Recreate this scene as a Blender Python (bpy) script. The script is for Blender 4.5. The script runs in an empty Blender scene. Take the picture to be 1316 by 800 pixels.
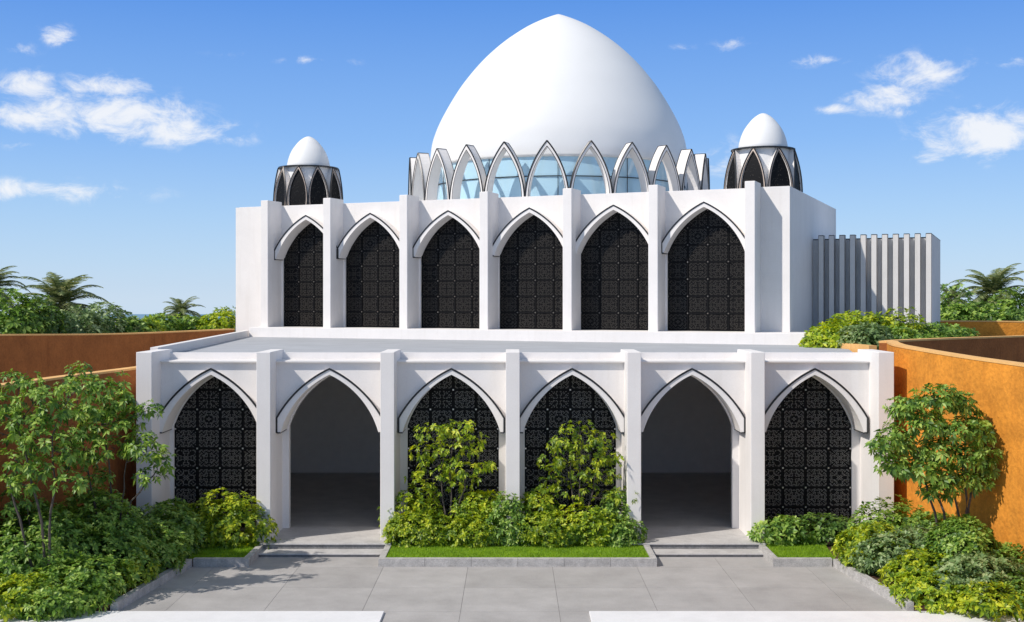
import bpy, math, random
import numpy as np
from mathutils import Vector, Matrix
PI=math.pi
scn=bpy.context.scene
COL=scn.collection
F=1500.0; CX=658.0; HY=385.0; HC=7.28          # focal length in photo pixels, principal column, horizon row, eye height
def at(px,py,Y): return ((px-CX)*Y/F, Y, HC+(HY-py)*Y/F)
def gx(px,Y): return (px-CX)*Y/F
def gz(py,Y): return HC+(HY-py)*Y/F

# ------------------------------------------------------------------ materials
def newmat(name):
    m=bpy.data.materials.new(name); m.use_nodes=True
    nt=m.node_tree; nt.nodes.clear()
    return m,nt,nt.nodes,nt.links
def N(nodes,t,**kw):
    n=nodes.new(t)
    for k,v in kw.items():
        if k.startswith('i_'): n.inputs[k[2:].replace('_',' ')].default_value=v
        else: setattr(n,k,v)
    return n
def plaster(name,col,var=0.06,rough=0.75,bump=0.15,scale=3.0,fine=60.0,streak=0.0,stain=None,bdist=0.01,spec=0.3):
    m,nt,n,l=newmat(name)
    o=n.new('ShaderNodeOutputMaterial'); b=n.new('ShaderNodeBsdfPrincipled')
    tc=n.new('ShaderNodeTexCoord')
    geo=n.new('ShaderNodeNewGeometry')
    n1=N(n,'ShaderNodeTexNoise'); n1.inputs['Scale'].default_value=scale; n1.inputs['Detail'].default_value=8; n1.inputs['Roughness'].default_value=.65
    n2=N(n,'ShaderNodeTexNoise'); n2.inputs['Scale'].default_value=fine; n2.inputs['Detail'].default_value=5
    l.new(geo.outputs['Position'],n1.inputs['Vector']); l.new(geo.outputs['Position'],n2.inputs['Vector'])
    r=n.new('ShaderNodeValToRGB')
    c0=[max(0,c*(1-var*1.6)) for c in col]; c1=[min(1,c*(1+var)) for c in col]
    r.color_ramp.elements[0].position=.3; r.color_ramp.elements[0].color=(*c0,1)
    r.color_ramp.elements[1].position=.7; r.color_ramp.elements[1].color=(*c1,1)
    l.new(n1.outputs['Fac'],r.inputs['Fac'])
    last=r.outputs['Color']
    if True:
        mx=n.new('ShaderNodeMixRGB'); mx.blend_type='MULTIPLY'; mx.inputs['Fac'].default_value=min(1,var*5)
        r2=n.new('ShaderNodeValToRGB'); r2.color_ramp.elements[0].position=.25; r2.color_ramp.elements[0].color=(.72,.72,.72,1); r2.color_ramp.elements[1].position=.65
        l.new(n2.outputs['Fac'],r2.inputs['Fac']); l.new(last,mx.inputs['Color1']); l.new(r2.outputs['Color'],mx.inputs['Color2']); last=mx.outputs['Color']
    if streak>0:
        mp=n.new('ShaderNodeMapping'); mp.inputs['Scale'].default_value=(5,5,.35)
        l.new(geo.outputs['Position'],mp.inputs['Vector'])
        n3=n.new('ShaderNodeTexNoise'); n3.inputs['Scale'].default_value=1.0; n3.inputs['Detail'].default_value=6
        l.new(mp.outputs['Vector'],n3.inputs['Vector'])
        r3=n.new('ShaderNodeValToRGB'); r3.color_ramp.elements[0].position=.52; r3.color_ramp.elements[0].color=(1,1,1,1)
        s=stain or (.75,.72,.68)
        r3.color_ramp.elements[1].position=.8; r3.color_ramp.elements[1].color=(*s,1)
        l.new(n3.outputs['Fac'],r3.inputs['Fac'])
        m3=n.new('ShaderNodeMixRGB'); m3.blend_type='MULTIPLY'; m3.inputs['Fac'].default_value=streak
        l.new(last,m3.inputs['Color1']); l.new(r3.outputs['Color'],m3.inputs['Color2']); last=m3.outputs['Color']
    l.new(last,b.inputs['Base Color']); b.inputs['Roughness'].default_value=rough
    b.inputs['Specular IOR Level'].default_value=spec
    bp=n.new('ShaderNodeBump'); bp.inputs['Strength'].default_value=bump; bp.inputs['Distance'].default_value=bdist
    l.new(n2.outputs['Fac'],bp.inputs['Height']); l.new(bp.outputs['Normal'],b.inputs['Normal'])
    l.new(b.outputs['BSDF'],o.inputs['Surface'])
    return m
def plain(name,col,rough=.5,metal=0.0,spec=.5,coat=0.0):
    m,nt,n,l=newmat(name)
    o=n.new('ShaderNodeOutputMaterial'); b=n.new('ShaderNodeBsdfPrincipled')
    geo=n.new('ShaderNodeNewGeometry'); t=n.new('ShaderNodeTexNoise'); t.inputs['Scale'].default_value=9; t.inputs['Detail'].default_value=5
    l.new(geo.outputs['Position'],t.inputs['Vector'])
    r=n.new('ShaderNodeValToRGB'); r.color_ramp.elements[0].position=.3; r.color_ramp.elements[1].position=.7
    r.color_ramp.elements[0].color=(*[c*.85 for c in col],1); r.color_ramp.elements[1].color=(*[min(1,c*1.1) for c in col],1)
    l.new(t.outputs['Fac'],r.inputs['Fac']); l.new(r.outputs['Color'],b.inputs['Base Color'])
    b.inputs['Roughness'].default_value=rough; b.inputs['Metallic'].default_value=metal; b.inputs['Specular IOR Level'].default_value=spec
    b.inputs['Coat Weight'].default_value=coat
    l.new(b.outputs['BSDF'],o.inputs['Surface'])
    return m
def stone(name,c0,c1,scale=1.2,rough=.7,island=True,bump=.2):
    m,nt,n,l=newmat(name)
    o=n.new('ShaderNodeOutputMaterial'); b=n.new('ShaderNodeBsdfPrincipled')
    geo=n.new('ShaderNodeNewGeometry')
    t=n.new('ShaderNodeTexNoise'); t.inputs['Scale'].default_value=scale; t.inputs['Detail'].default_value=9; t.inputs['Roughness'].default_value=.7
    t2=n.new('ShaderNodeTexNoise'); t2.inputs['Scale'].default_value=38; t2.inputs['Detail'].default_value=6; t2.inputs['Roughness'].default_value=.7
    l.new(geo.outputs['Position'],t.inputs['Vector']); l.new(geo.outputs['Position'],t2.inputs['Vector'])
    ad=n.new('ShaderNodeMath'); ad.operation='MULTIPLY_ADD'; ad.inputs[1].default_value=.55
    l.new(t2.outputs['Fac'],ad.inputs[0])
    ml=n.new('ShaderNodeMath'); ml.operation='MULTIPLY'; ml.inputs[1].default_value=.45; l.new(t.outputs['Fac'],ml.inputs[0]); l.new(ml.outputs[0],ad.inputs[2])
    r=n.new('ShaderNodeValToRGB'); r.color_ramp.elements[0].position=.36; r.color_ramp.elements[1].position=.64
    r.color_ramp.elements[0].color=(*c0,1); r.color_ramp.elements[1].color=(*c1,1)
    l.new(ad.outputs[0],r.inputs['Fac']); last=r.outputs['Color']
    if island:
        h=n.new('ShaderNodeHueSaturation'); mr=n.new('ShaderNodeMapRange'); mr.inputs['To Min'].default_value=.93; mr.inputs['To Max'].default_value=1.05
        l.new(geo.outputs['Random Per Island'],mr.inputs['Value']); l.new(mr.outputs['Result'],h.inputs['Value']); l.new(last,h.inputs['Color']); last=h.outputs['Color']
    l.new(last,b.inputs['Base Color']); b.inputs['Roughness'].default_value=rough; b.inputs['Specular IOR Level'].default_value=.35
    bp=n.new('ShaderNodeBump'); bp.inputs['Strength'].default_value=bump; bp.inputs['Distance'].default_value=.01
    l.new(t2.outputs['Fac'],bp.inputs['Height']); l.new(bp.outputs['Normal'],b.inputs['Normal'])
    l.new(b.outputs['BSDF'],o.inputs['Surface'])
    return m
def leafmat(name,dark,mid,light,rough=.45,trans=.3):
    m,nt,n,l=newmat(name)
    o=n.new('ShaderNodeOutputMaterial'); b=n.new('ShaderNodeBsdfPrincipled'); tr=n.new('ShaderNodeBsdfTranslucent'); mx=n.new('ShaderNodeMixShader')
    geo=n.new('ShaderNodeNewGeometry'); t=n.new('ShaderNodeTexNoise'); t.inputs['Scale'].default_value=2.2; t.inputs['Detail'].default_value=3
    l.new(geo.outputs['Position'],t.inputs['Vector'])
    a=n.new('ShaderNodeMath'); a.operation='MULTIPLY_ADD'; a.inputs[1].default_value=.75; l.new(geo.outputs['Random Per Island'],a.inputs[0])
    c=n.new('ShaderNodeMath'); c.operation='MULTIPLY_ADD'; c.inputs[1].default_value=1.4; c.inputs[2].default_value=-.58; l.new(t.outputs['Fac'],c.inputs[0]); l.new(c.outputs[0],a.inputs[2])
    r=n.new('ShaderNodeValToRGB'); e=r.color_ramp.elements
    e[0].position=.1; e[0].color=(*dark,1); e[1].position=.95; e[1].color=(*light,1); x=e.new(.5); x.color=(*mid,1)
    l.new(a.outputs[0],r.inputs['Fac']); l.new(r.outputs['Color'],b.inputs['Base Color'])
    hs=n.new('ShaderNodeHueSaturation'); hs.inputs['Value'].default_value=1.5; hs.inputs['Saturation'].default_value=1.1; hs.inputs['Hue'].default_value=.485
    l.new(r.outputs['Color'],hs.inputs['Color']); l.new(hs.outputs['Color'],tr.inputs['Color'])
    b.inputs['Roughness'].default_value=rough; b.inputs['Specular IOR Level'].default_value=.45
    mx.inputs['Fac'].default_value=trans
    l.new(b.outputs['BSDF'],mx.inputs[1]); l.new(tr.outputs['BSDF'],mx.inputs[2]); l.new(mx.outputs[0],o.inputs['Surface'])
    return m
M={}
M['white']=plaster('white_plaster',(.80,.765,.74),var=.03,rough=.7,bump=.06,scale=.9,fine=26,streak=.35,stain=(.86,.84,.81))
M['dome']=plaster('dome_plaster',(.77,.765,.755),var=.012,rough=.55,bump=.03,scale=.5,fine=20)
M['grey']=plaster('annex_plaster',(.68,.655,.63),var=.04,rough=.75,bump=.1,scale=1.1,fine=26,streak=.4)
M['greydark']=plaster('annex_panel',(.66,.67,.69),var=.05,rough=.75,bump=.1,scale=1.1,fine=26,streak=.5)
M['roof']=plaster('roof_screed',(.42,.43,.45),var=.07,rough=.8,bump=.1,scale=.7,fine=20)
M['inwall']=plaster('interior_paint',(.90,.88,.85),var=.03,rough=.8,bump=.03)
M['infloor']=stone('interior_stone',(.30,.29,.28),(.52,.50,.48),scale=1.5,rough=.45,island=False,bump=.05)
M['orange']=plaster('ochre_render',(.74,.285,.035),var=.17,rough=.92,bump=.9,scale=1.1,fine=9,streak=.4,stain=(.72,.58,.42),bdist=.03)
M['orange_shaded']=plaster('ochre_render_shaded',(.36,.125,.034),var=.16,rough=.9,bump=.6,scale=1.0,fine=12,streak=.5,stain=(.6,.5,.42),bdist=.03)  # darker ochre with wall shade put into the base colour, plus stain streaks
M['cope']=plaster('ochre_coping',(.80,.46,.17),var=.08,rough=.85,bump=.2,scale=1.5,fine=20)
M['trim']=plain('black_trim',(.012,.013,.015),rough=.4)
M['tan']=plain('tan_frame',(.50,.40,.33),rough=.5)
M['screen']=plain('black_screen_metal',(.005,.005,.006),rough=.6,spec=.15)
M['tracery']=plain('tracery_metal',(.19,.18,.165),rough=.4,metal=.0)
M['tracery_dim']=plain('tracery_bronze',(.038,.032,.025),rough=.4,metal=.0)
M['stud']=plain('stud_metal',(.7,.68,.65),rough=.3,metal=.6)
M['paving']=stone('paving_stone',(.29,.275,.265),(.46,.44,.425),scale=.9,rough=.65)
M['granite']=stone('granite_kerb',(.24,.23,.22),(.60,.575,.55),scale=4,rough=.7)
M['riser']=stone('dark_granite',(.10,.10,.10),(.30,.29,.285),scale=5,rough=.8,island=False)  # granite of the step risers, darker than the treads
M['tread']=stone('pale_granite',(.34,.325,.315),(.60,.58,.56),scale=2,rough=.6,island=False)  # paler granite of the step treads
M['slab']=plaster('pale_slab',(.74,.73,.73),var=.04,rough=.7,bump=.1,scale=1.5,fine=30)
M['joint']=plain('joint_mortar',(.12,.115,.11),rough=.9)
M['soil']=plain('soil',(.07,.035,.018),rough=.95)
M['bark']=plaster('bark',(.11,.09,.075),var=.25,rough=.85,bump=.5,scale=9,fine=30)
M['ground']=plain('ground_earth',(.16,.14,.10),rough=.95)
M['terrace']=plain('terrace_floor',(.28,.27,.26),rough=.9)
M['bright']=leafmat('leaf_bright',(.05,.12,.008),(.23,.34,.016),(.56,.60,.04),trans=.34)
M['lime']=leafmat('leaf_lime',(.07,.15,.01),(.30,.43,.02),(.66,.68,.06),trans=.36)
M['mid']=leafmat('leaf_mid',(.045,.11,.016),(.16,.30,.04),(.44,.57,.12),trans=.33)
M['deep']=leafmat('leaf_deep',(.035,.09,.016),(.10,.20,.035),(.25,.37,.075),trans=.32)
M['sage']=leafmat('leaf_sage',(.07,.13,.04),(.17,.27,.09),(.42,.50,.24),trans=.3)
M['palm']=leafmat('palm_leaf',(.07,.11,.035),(.17,.22,.08),(.38,.40,.18),trans=.3)
M['grass']=leafmat('grass_blade',(.13,.24,.012),(.22,.38,.016),(.34,.50,.03),rough=.6,trans=.35)
M['turf']=plain('turf_soil',(.16,.28,.015),rough=.95)

def glassmat():
    m,nt,n,l=newmat('drum_glass')
    o=n.new('ShaderNodeOutputMaterial'); b=n.new('ShaderNodeBsdfPrincipled')
    b.inputs['Base Color'].default_value=(.50,.74,.88,1); b.inputs['Roughness'].default_value=.05
    b.inputs['Specular IOR Level'].default_value=.8; b.inputs['Transmission Weight'].default_value=.15; b.inputs['IOR'].default_value=1.5
    b.inputs['Coat Weight'].default_value=.5; b.inputs['Coat Roughness'].default_value=.02
    l.new(b.outputs['BSDF'],o.inputs['Surface']); return m
M['glass']=glassmat()
def watermat():
    m,nt,n,l=newmat('sea_water')
    o=n.new('ShaderNodeOutputMaterial'); b=n.new('ShaderNodeBsdfPrincipled')
    b.inputs['Base Color'].default_value=(.16,.28,.38,1); b.inputs['Roughness'].default_value=.5
    t=n.new('ShaderNodeTexNoise'); t.inputs['Scale'].default_value=.15; t.inputs['Detail'].default_value=6
    g=n.new('ShaderNodeNewGeometry'); l.new(g.outputs['Position'],t.inputs['Vector'])
    bp=n.new('ShaderNodeBump'); bp.inputs['Strength'].default_value=.5; bp.inputs['Distance'].default_value=1; l.new(t.outputs['Fac'],bp.inputs['Height']); l.new(bp.outputs['Normal'],b.inputs['Normal'])
    l.new(b.outputs['BSDF'],o.inputs['Surface']); return m
M['sea']=watermat()

# ------------------------------------------------------------------ mesh builder
class MB:
    def __init__(s): s.v=[]; s.f=[]; s.m=[]; s.k=0
    def quad(s,*p):
        i=len(s.v); s.v+= [tuple(q) for q in p]; s.f.append(tuple(range(i,i+len(p)))); s.m.append(s.k)
    def mesh(s,v,f):
        i=len(s.v); s.v+=[tuple(q) for q in v]
        for g in f: s.f.append(tuple(i+a for a in g)); s.m.append(s.k)
    def box(s,x0,x1,y0,y1,z0,z1,bev=0.0):
        b=bev
        if b<=0:
            v=[(x0,y0,z0),(x1,y0,z0),(x1,y1,z0),(x0,y1,z0),(x0,y0,z1),(x1,y0,z1),(x1,y1,z1),(x0,y1,z1)]
            s.mesh(v,[(0,3,2,1),(4,5,6,7),(0,1,5,4),(1,2,6,5),(2,3,7,6),(3,0,4,7)])
        else:   # chamfered vertical edges and top edge
            def ring(z,i): return [(x0+i+b,y0+i,z),(x1-i-b,y0+i,z),(x1-i,y0+i+b,z),(x1-i,y1-i-b,z),(x1-i-b,y1-i,z),(x0+i+b,y1-i,z),(x0+i,y1-i-b,z),(x0+i,y0+i+b,z)]
            v=ring(z0,0)+ring(z1-b,0)+ring(z1,b*.8); n=8
            f=[tuple(reversed(range(8))),tuple(range(16,24))]
            for r in (0,8):
                for i in range(n): f.append((r+i,r+(i+1)%n,r+8+(i+1)%n,r+8+i))
            s.mesh(v,f)
    def prism(s,poly,z0,z1):
        n=len(poly); v=[(x,y,z0) for x,y in poly]+[(x,y,z1) for x,y in poly]
        s.mesh(v,[tuple(reversed(range(n))),tuple(range(n,2*n))]+[(i,(i+1)%n,n+(i+1)%n,n+i) for i in range(n)])
    def bar(s,a,b,r0,r1=None,n=6):
        r1=r0 if r1 is None else r1
        a=Vector(a); b=Vector(b); d=b-a
        if d.length<1e-6: return
        q=d.to_track_quat('Z','Y'); v=[]
        for p,r in ((a,r0),(b,r1)):
            for i in range(n):
                t=2*PI*i/n; v.append(tuple(p+q@Vector((r*math.cos(t),r*math.sin(t),0))))
        s.mesh(v,[(i,(i+1)%n,n+(i+1)%n,n+i) for i in range(n)]+[tuple(reversed(range(n))),tuple(range(n,2*n))])
    def tube(s,pts,rad,n=7):
        pts=[Vector(p) for p in pts]; v=[]
        for i,p in enumerate(pts):
            d=(pts[min(i+1,len(pts)-1)]-pts[max(i-1,0)]).normalized(); q=d.to_track_quat('Z','Y')
            for k in range(n):
                t=2*PI*k/n; v.append(tuple(p+q@Vector((rad[i]*math.cos(t),rad[i]*math.sin(t),0))))
        f=[]
        for i in range(len(pts)-1):
            for k in range(n): f.append((i*n+k,i*n+(k+1)%n,(i+1)*n+(k+1)%n,(i+1)*n+k))
        f.append(tuple(range((len(pts)-1)*n,len(pts)*n)))
        s.mesh(v,f)
    def lathe(s,prof,n=64,c=(0,0)):
        v=[]
        for r,z in prof:
            for k in range(n):
                t=2*PI*k/n; v.append((c[0]+r*math.cos(t),c[1]+r*math.sin(t),z))
        f=[]
        for i in range(len(prof)-1):
            for k in range(n): f.append((i*n+k,i*n+(k+1)%n,(i+1)*n+(k+1)%n,(i+1)*n+k))
        s.mesh(v,f)
    def build(s,name,mats,parent=None,loc=None,smooth=False,link=True,rz=None):
        me=bpy.data.meshes.new(name); me.from_pydata(s.v,[],s.f); 
        if not isinstance(mats,(list,tuple)): mats=[mats]
        for m in mats: me.materials.append(m)
        if len(mats)>1: me.polygons.foreach_set('material_index',s.m)
        if smooth: me.polygons.foreach_set('use_smooth',[True]*len(me.polygons))
        me.update()
        o=bpy.data.objects.new(name,me)
        COL.objects.link(o)
        if parent: o.parent=parent
        if loc: o.location=loc
        if rz is not None: o.rotation_euler=(0,0,rz)
        return o
def rawobj(name,v,f,mat,parent=None,loc=None):
    me=bpy.data.meshes.new(name)
    nv=len(v); nf=len(f); k=f.shape[1]
    me.vertices.add(nv); me.vertices.foreach_set('co',v.astype(np.float32).ravel())
    me.loops.add(nf*k); me.loops.foreach_set('vertex_index',f.astype(np.int32).ravel())
    me.polygons.add(nf); me.polygons.foreach_set('loop_start',np.arange(0,nf*k,k,dtype=np.int32))
    try: me.polygons.foreach_set('loop_total',np.full(nf,k,dtype=np.int32))
    except Exception: pass
    me.materials.append(mat); me.update(calc_edges=True); me.validate()
    o=bpy.data.objects.new(name,me); COL.objects.link(o)
    if parent: o.parent=parent
    if loc: o.location=loc
    return o
def tag(o,label,cat,group=None):
    o['label']=label; o['category']=cat
    if group: o['group']=group
    return o
def empty(name,loc,rz=0):
    o=bpy.data.objects.new(name,None); COL.objects.link(o); o.location=loc; o.rotation_euler=(0,0,rz); o.empty_display_size=.3; return o
def structure(o): o['kind']='structure'; return o
def dup(o,parent,loc=None,rz=None):
    c=o.copy(); COL.objects.link(c); c.parent=parent
    if loc is not None: c.location=loc
    if rz is not None: c.rotation_euler=(0,0,rz)
    for ch in list(o.children):
        dup(ch,c)
    return c

# ------------------------------------------------------------------ arch geometry
def arc(dx,dy,t0deg,n=14):
    """right half of a pointed arch, apex at (0,0) down to (dx,-dy); tangent at apex t0 below horizontal"""
    ch=math.atan2(dy,dx); t0=math.radians(t0deg); t1=2*ch-t0; L=math.hypot(dx,dy); R=L/(2*math.sin((t1-t0)/2))
    p=[]
    for i in range(n+1):
        t=t0+(t1-t0)*i/n
        p.append((R*(math.sin(t)-math.sin(t0)), -R*(math.cos(t0)-math.cos(t))))
    return p
def curve(cx,apex,dx,dy,zfoot,t0=25,n=14):
    """full polyline left foot -> apex -> right foot, (x,z)"""
    h=arc(dx,dy,t0,n); r=[(cx+x,apex+z) for x,z in h]; l=[(cx-x,apex+z) for x,z in reversed(h[1:])]
    out=l+r
    if zfoot<apex-dy-1e-4: out=[(cx-dx,zfoot)]+out+[(cx+dx,zfoot)]
    return out
def arch_ring(mb,outer,inner,y0,y1):
    n=len(outer)
    for i in range(n-1):
        (a,b),(c,d)=outer[i],outer[i+1]; (e,f),(g,h)=inner[i],inner[i+1]
        mb.quad((a,y0,b),(e,y0,f),(g,y0,h),(c,y0,d))
        mb.quad((a,y1,b),(c,y1,d),(g,y1,h),(e,y1,f))
        mb.quad((a,y0,b),(c,y0,d),(c,y1,d),(a,y1,b))
        mb.quad((e,y0,f),(e,y1,f),(g,y1,h),(g,y0,h))
    for i in (0,n-1):
        (a,b),(e,f)=outer[i],inner[i]
        mb.quad((a,y0,b),(a,y1,b),(e,y1,f),(e,y0,f))
def strip_line(mb,pts,y,w,pro):
    """thin raised line following pts at plane y: box section w wide, standing pro proud"""
    P=[Vector((x,0,z)) for x,z in pts]; L=[]
    for i,p in enumerate(P):
        d=(P[min(i+1,len(P)-1)]-P[max(i-1,0)]).normalized(); nn=Vector((-d.z,0,d.x)); L.append(nn)
    for i in range(len(P)-1):
        a,b=P[i],P[i+1]; na,nb=L[i]*w/2,L[i+1]*w/2
        q=lambda v,yy:(v.x,yy,v.z)
        A,B,C,D=a+na,a-na,b-nb,b+nb
        mb.quad(q(A,y-pro),q(B,y-pro),q(C,y-pro),q(D,y-pro))
        mb.quad(q(A,y-pro),q(D,y-pro),q(D,y+.01),q(A,y+.01))
        mb.quad(q(B,y-pro),q(B,y+.01),q(C,y+.01),q(C,y-pro))
def wall_arch(mb,x0,x1,z0,z1,cv,y0,y1,soffit=True):
    """wall x0..x1, z0..z1 with the arched opening under cv (polyline left foot..right foot) cut out"""
    for yy,fl in ((y0,1),(y1,-1)):
        def q(*p): mb.quad(*(p if fl==1 else p[::-1]))
        if cv[0][0]>x0+1e-4: q((x0,yy,z0),(cv[0][0],yy,z0),(cv[0][0],yy,z1),(x0,yy,z1))
        if cv[-1][0]<x1-1e-4: q((cv[-1][0],yy,z0),(x1,yy,z0),(x1,yy,z1),(cv[-1][0],yy,z1))
        for (a,b),(c,d) in zip(cv,cv[1:]):
            if c-a>1e-5: q((a,yy,b),(c,yy,d),(c,yy,z1),(a,yy,z1))
    if soffit:
        for (a,b),(c,d) in zip(cv,cv[1:]): mb.quad((a,y0,b),(a,y1,b),(c,y1,d),(c,y0,d))
    mb.quad((x0,y0,z1),(x1,y0,z1),(x1,y1,z1),(x0,y1,z1))
def inside_arch(x,z,cv):
    if x<=cv[0][0] or x>=cv[-1][0]: return False
    for (a,b),(c,d) in zip(cv,cv[1:]):
        if a<=x<=c and c>a: return z< b+(d-b)*(x-a)/(c-a)
    return False

# tracery of one tile: strokes in one eighth, mirrored 8 ways (coordinates 0..1 from the tile centre)
random.seed(5)
WEDGE=[((.06,.02),(.20,.02)),((.16,.10),(.30,.16)),((.28,.03),(.36,.13)),((.36,.13),(.52,.10)),((.34,.26),(.48,.36)),((.42,.22),(.62,.26)),
       ((.52,.10),(.60,.0)),((.66,.08),(.80,.05)),((.62,.26),(.74,.17)),((.58,.42),(.72,.56)),((.70,.36),(.84,.44)),((.80,.20),(.84,.34)),((.86,.10),(.86,.24)),((.76,.68),(.85,.78)),((.82,.58),(.87,.70)),((.54,.50),(.50,.60))]
WLOW=[WEDGE[i] for i in (0,1,3,4,5,7,8,9,10,11,12,13,14)]
WUP=[WEDGE[i] for i in (1,3,5,9,11)]
def screen_mesh(cv,x0,x1,z0,z1,nc,th,name,mats,backy=0.0,strokes=None,r=.012):
    """black backing with raised tile frames, fine tracery and studs, clipped to the arch"""
    mb=MB()
    mb.k=0
    # backing
    for (a,b),(c,d) in zip(cv,cv[1:]):
        if c-a>1e-5: mb.quad((a,backy,z0),(c,backy,z0),(c,backy,d),(a,backy,b))
    tw=(x1-x0)/nc; y=backy; rt=random.Random(8)
    def clipz(x): 
        for (a,b),(c,d) in zip(cv,cv[1:]):
            if a<=x<=c and c>a: return b+(d-b)*(x-a)/(c-a)
        return z0
    for i in range(nc+1):      # vertical frames
        x=x0+i*tw; w=.045 if i==nc//2 else .03
        xa=min(max(x,x0+.03),x1-.03); zt=clipz(xa)-.01
        mb.box(xa-w*.7,xa+w*.7,y-.05,y-.002,z0,zt)
    nr=int((z1-z0)/th)+1
    for j in range(nr+1):
        z=z0+j*th
        # horizontal extents where inside the arch
        xs=[x0+.01+k*(x1-x0-.02)/80 for k in range(81)]; ok=[x for x in xs if clipz(x)>z+.02]
        if len(ok)>2: mb.box(ok[0],ok[-1],y-.045,y-.003,z-.025,z+.025)
    for j in range(nr):
        for i in range(nc):
            cx=x0+(i+.5)*tw; cz=z0+(j+.5)*th
            mb.k=1
            tset=[w_ for w_ in strokes if rt.random()<.94]
            for (p,q) in tset:
                for sw in (0,1):
                    for sx in (-1,1):
                        for sz in (-1,1):
                            pts=[]
                            for (u,v) in (p,q):
                                if sw: u,v=v,u
                                pts.append((cx+sx*u*tw*.485,cz+sz*v*th*.485))
                            (a,b),(c,d)=pts
                            if inside_arch(a,b+.03,cv) and inside_arch(c,d+.03,cv):
                                dx,dz=c-a,d-b; L=math.hypot(dx,dz) or 1; nx,nz=-dz/L*r,dx/L*r
                                yy=y-.035
                                v=[(a+nx,yy,b+nz),(a-nx,yy,b-nz),(c-nx,yy,d-nz),(c+nx,yy,d+nz)]
                                w=[(X,y-.002,Z) for X,_,Z in v]
                                mb.mesh(v+w,[(0,1,2,3),(0,3,7,4),(1,5,6,2),(3,2,6,7),(0,4,5,1)])
    mb.k=2
    for j in range(1,nr):
        for i in range(nc+1):
            x=x0+i*tw; x=min(max(x,x0+.03),x1-.03); z=z0+j*th
            if inside_arch(x,z+.05,cv): mb.box(x-.022,x+.022,y-.065,y-.045,z-.022,z+.022)
    mb.k=0
    me=mb.build(name,mats)
    return me

# ================================================================== ENTRANCE ARCADE (front building)
YF=34.0; FL=.26; BAY=3.62; PW=.205; PD=1.8
xs_c=[gx(p,YF) for p in (185,338.5,497.7,659,815,974,1139)]
arc_root=tag(empty('entrance_arcade',(0,YF,0)),'low white front building with six pointed arches between projecting piers','building')
ZT=5.74
for i,x in enumerate(xs_c):
    w0=PW if 0<i<6 else .23
    mb=MB(); mb.box(x-w0,x+w0,0,PD+.25,-.1,ZT,bev=.012)
    p=mb.build('pier',M['white'],arc_root)
    if i in (0,6): p['label']='wider end pier of the arcade'
screen_proto=None
DOORS=(1,4)
for i in range(6):
    xa=xs_c[i]+(PW if i else .23); xb=xs_c[i+1]-(PW if i<5 else .23); cx=(xa+xb)/2; hw=(xb-xa)/2
    # spandrel panel with proud hood moulding
    sp=empty('x',(0,0,0)); bpy.data.objects.remove(sp)
    ho=curve(0,5.21,1.575,1.47,3.31); hi=curve(0,5.035,1.46,1.725,3.31,t0=25)
    # equalise counts
    if len(hi)!=len(ho):
        hi=[(-1.46,3.31)]+curve(0,5.035,1.46,1.725,9)+[(1.46,3.31)] if len(hi)<len(ho) else hi
    mb=MB()
    top=5.40
    spc=ho
    for (a,b),(c,d) in zip(spc,spc[1:]):
        if c-a>1e-5: mb.quad((a,.90,b),(c,.90,d),(c,.90,top),(a,.90,top))
    mb.quad((-hw,.90,3.31),(spc[0][0],.90,3.31),(spc[0][0],.90,top),(-hw,.90,top)); mb.quad((spc[-1][0],.90,3.31),(hw,.90,3.31),(hw,.90,top),(spc[-1][0],.90,top))
    mb.box(-hw,hw,.78,PD-.002,top,top+.045)
    mb.quad((-hw,PD-.005,3.31),(-hw,PD-.005,top),(hw,PD-.005,top),(hw,PD-.005,3.31)) if False else None
    spo=mb.build('spandrel',M['white'],arc_root,loc=(cx,0,0))
    mb=MB(); mb.k=0; arch_ring(mb,ho,hi,.76,PD-.003)
    mb.k=1; strip_line(mb,[(x,z) for x,z in ho],.76,.055,.02)
    strip_line(mb,[ho[0],hi[0]],.76,.03,.02); strip_line(mb,[hi[-1],ho[-1]],.76,.03,.02)
    mb.k=1; mb.box(ho[0][0],hi[0][0],.77,PD-.01,3.285,3.308); mb.box(hi[-1][0],ho[-1][0],.77,PD-.01,3.285,3.308)
    mb.build('arch_hood',[M['white'],M['trim']],spo)
    # rear wall with arched opening
    ocv=curve(0,5.0,1.40,1.60,FL if i in DOORS else .2)
    mb=MB(); wall_arch(mb,-hw,hw,FL if i in DOORS else .0,5.36,ocv,PD,PD+.22)
    mb.box(-hw,hw,PD+.0,PD+.28,5.365,5.64)
    wl=mb.build('wall',M['white'],arc_root,loc=(cx,0,0))
    if i not in DOORS:
        if screen_proto is None:
            screen_proto=screen_mesh(curve(0,5.0,1.40,1.60,.3),-1.4,1.4,.3,5.0,4,.60,'window_screen',[M['screen'],M['tracery'],M['stud']],strokes=WLOW,r=.009)
            screen_proto.parent=arc_root; screen_proto.location=(cx,PD+.10,0)
        else: dup(screen_proto,arc_root,loc=(cx,PD+.10,0))
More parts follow.
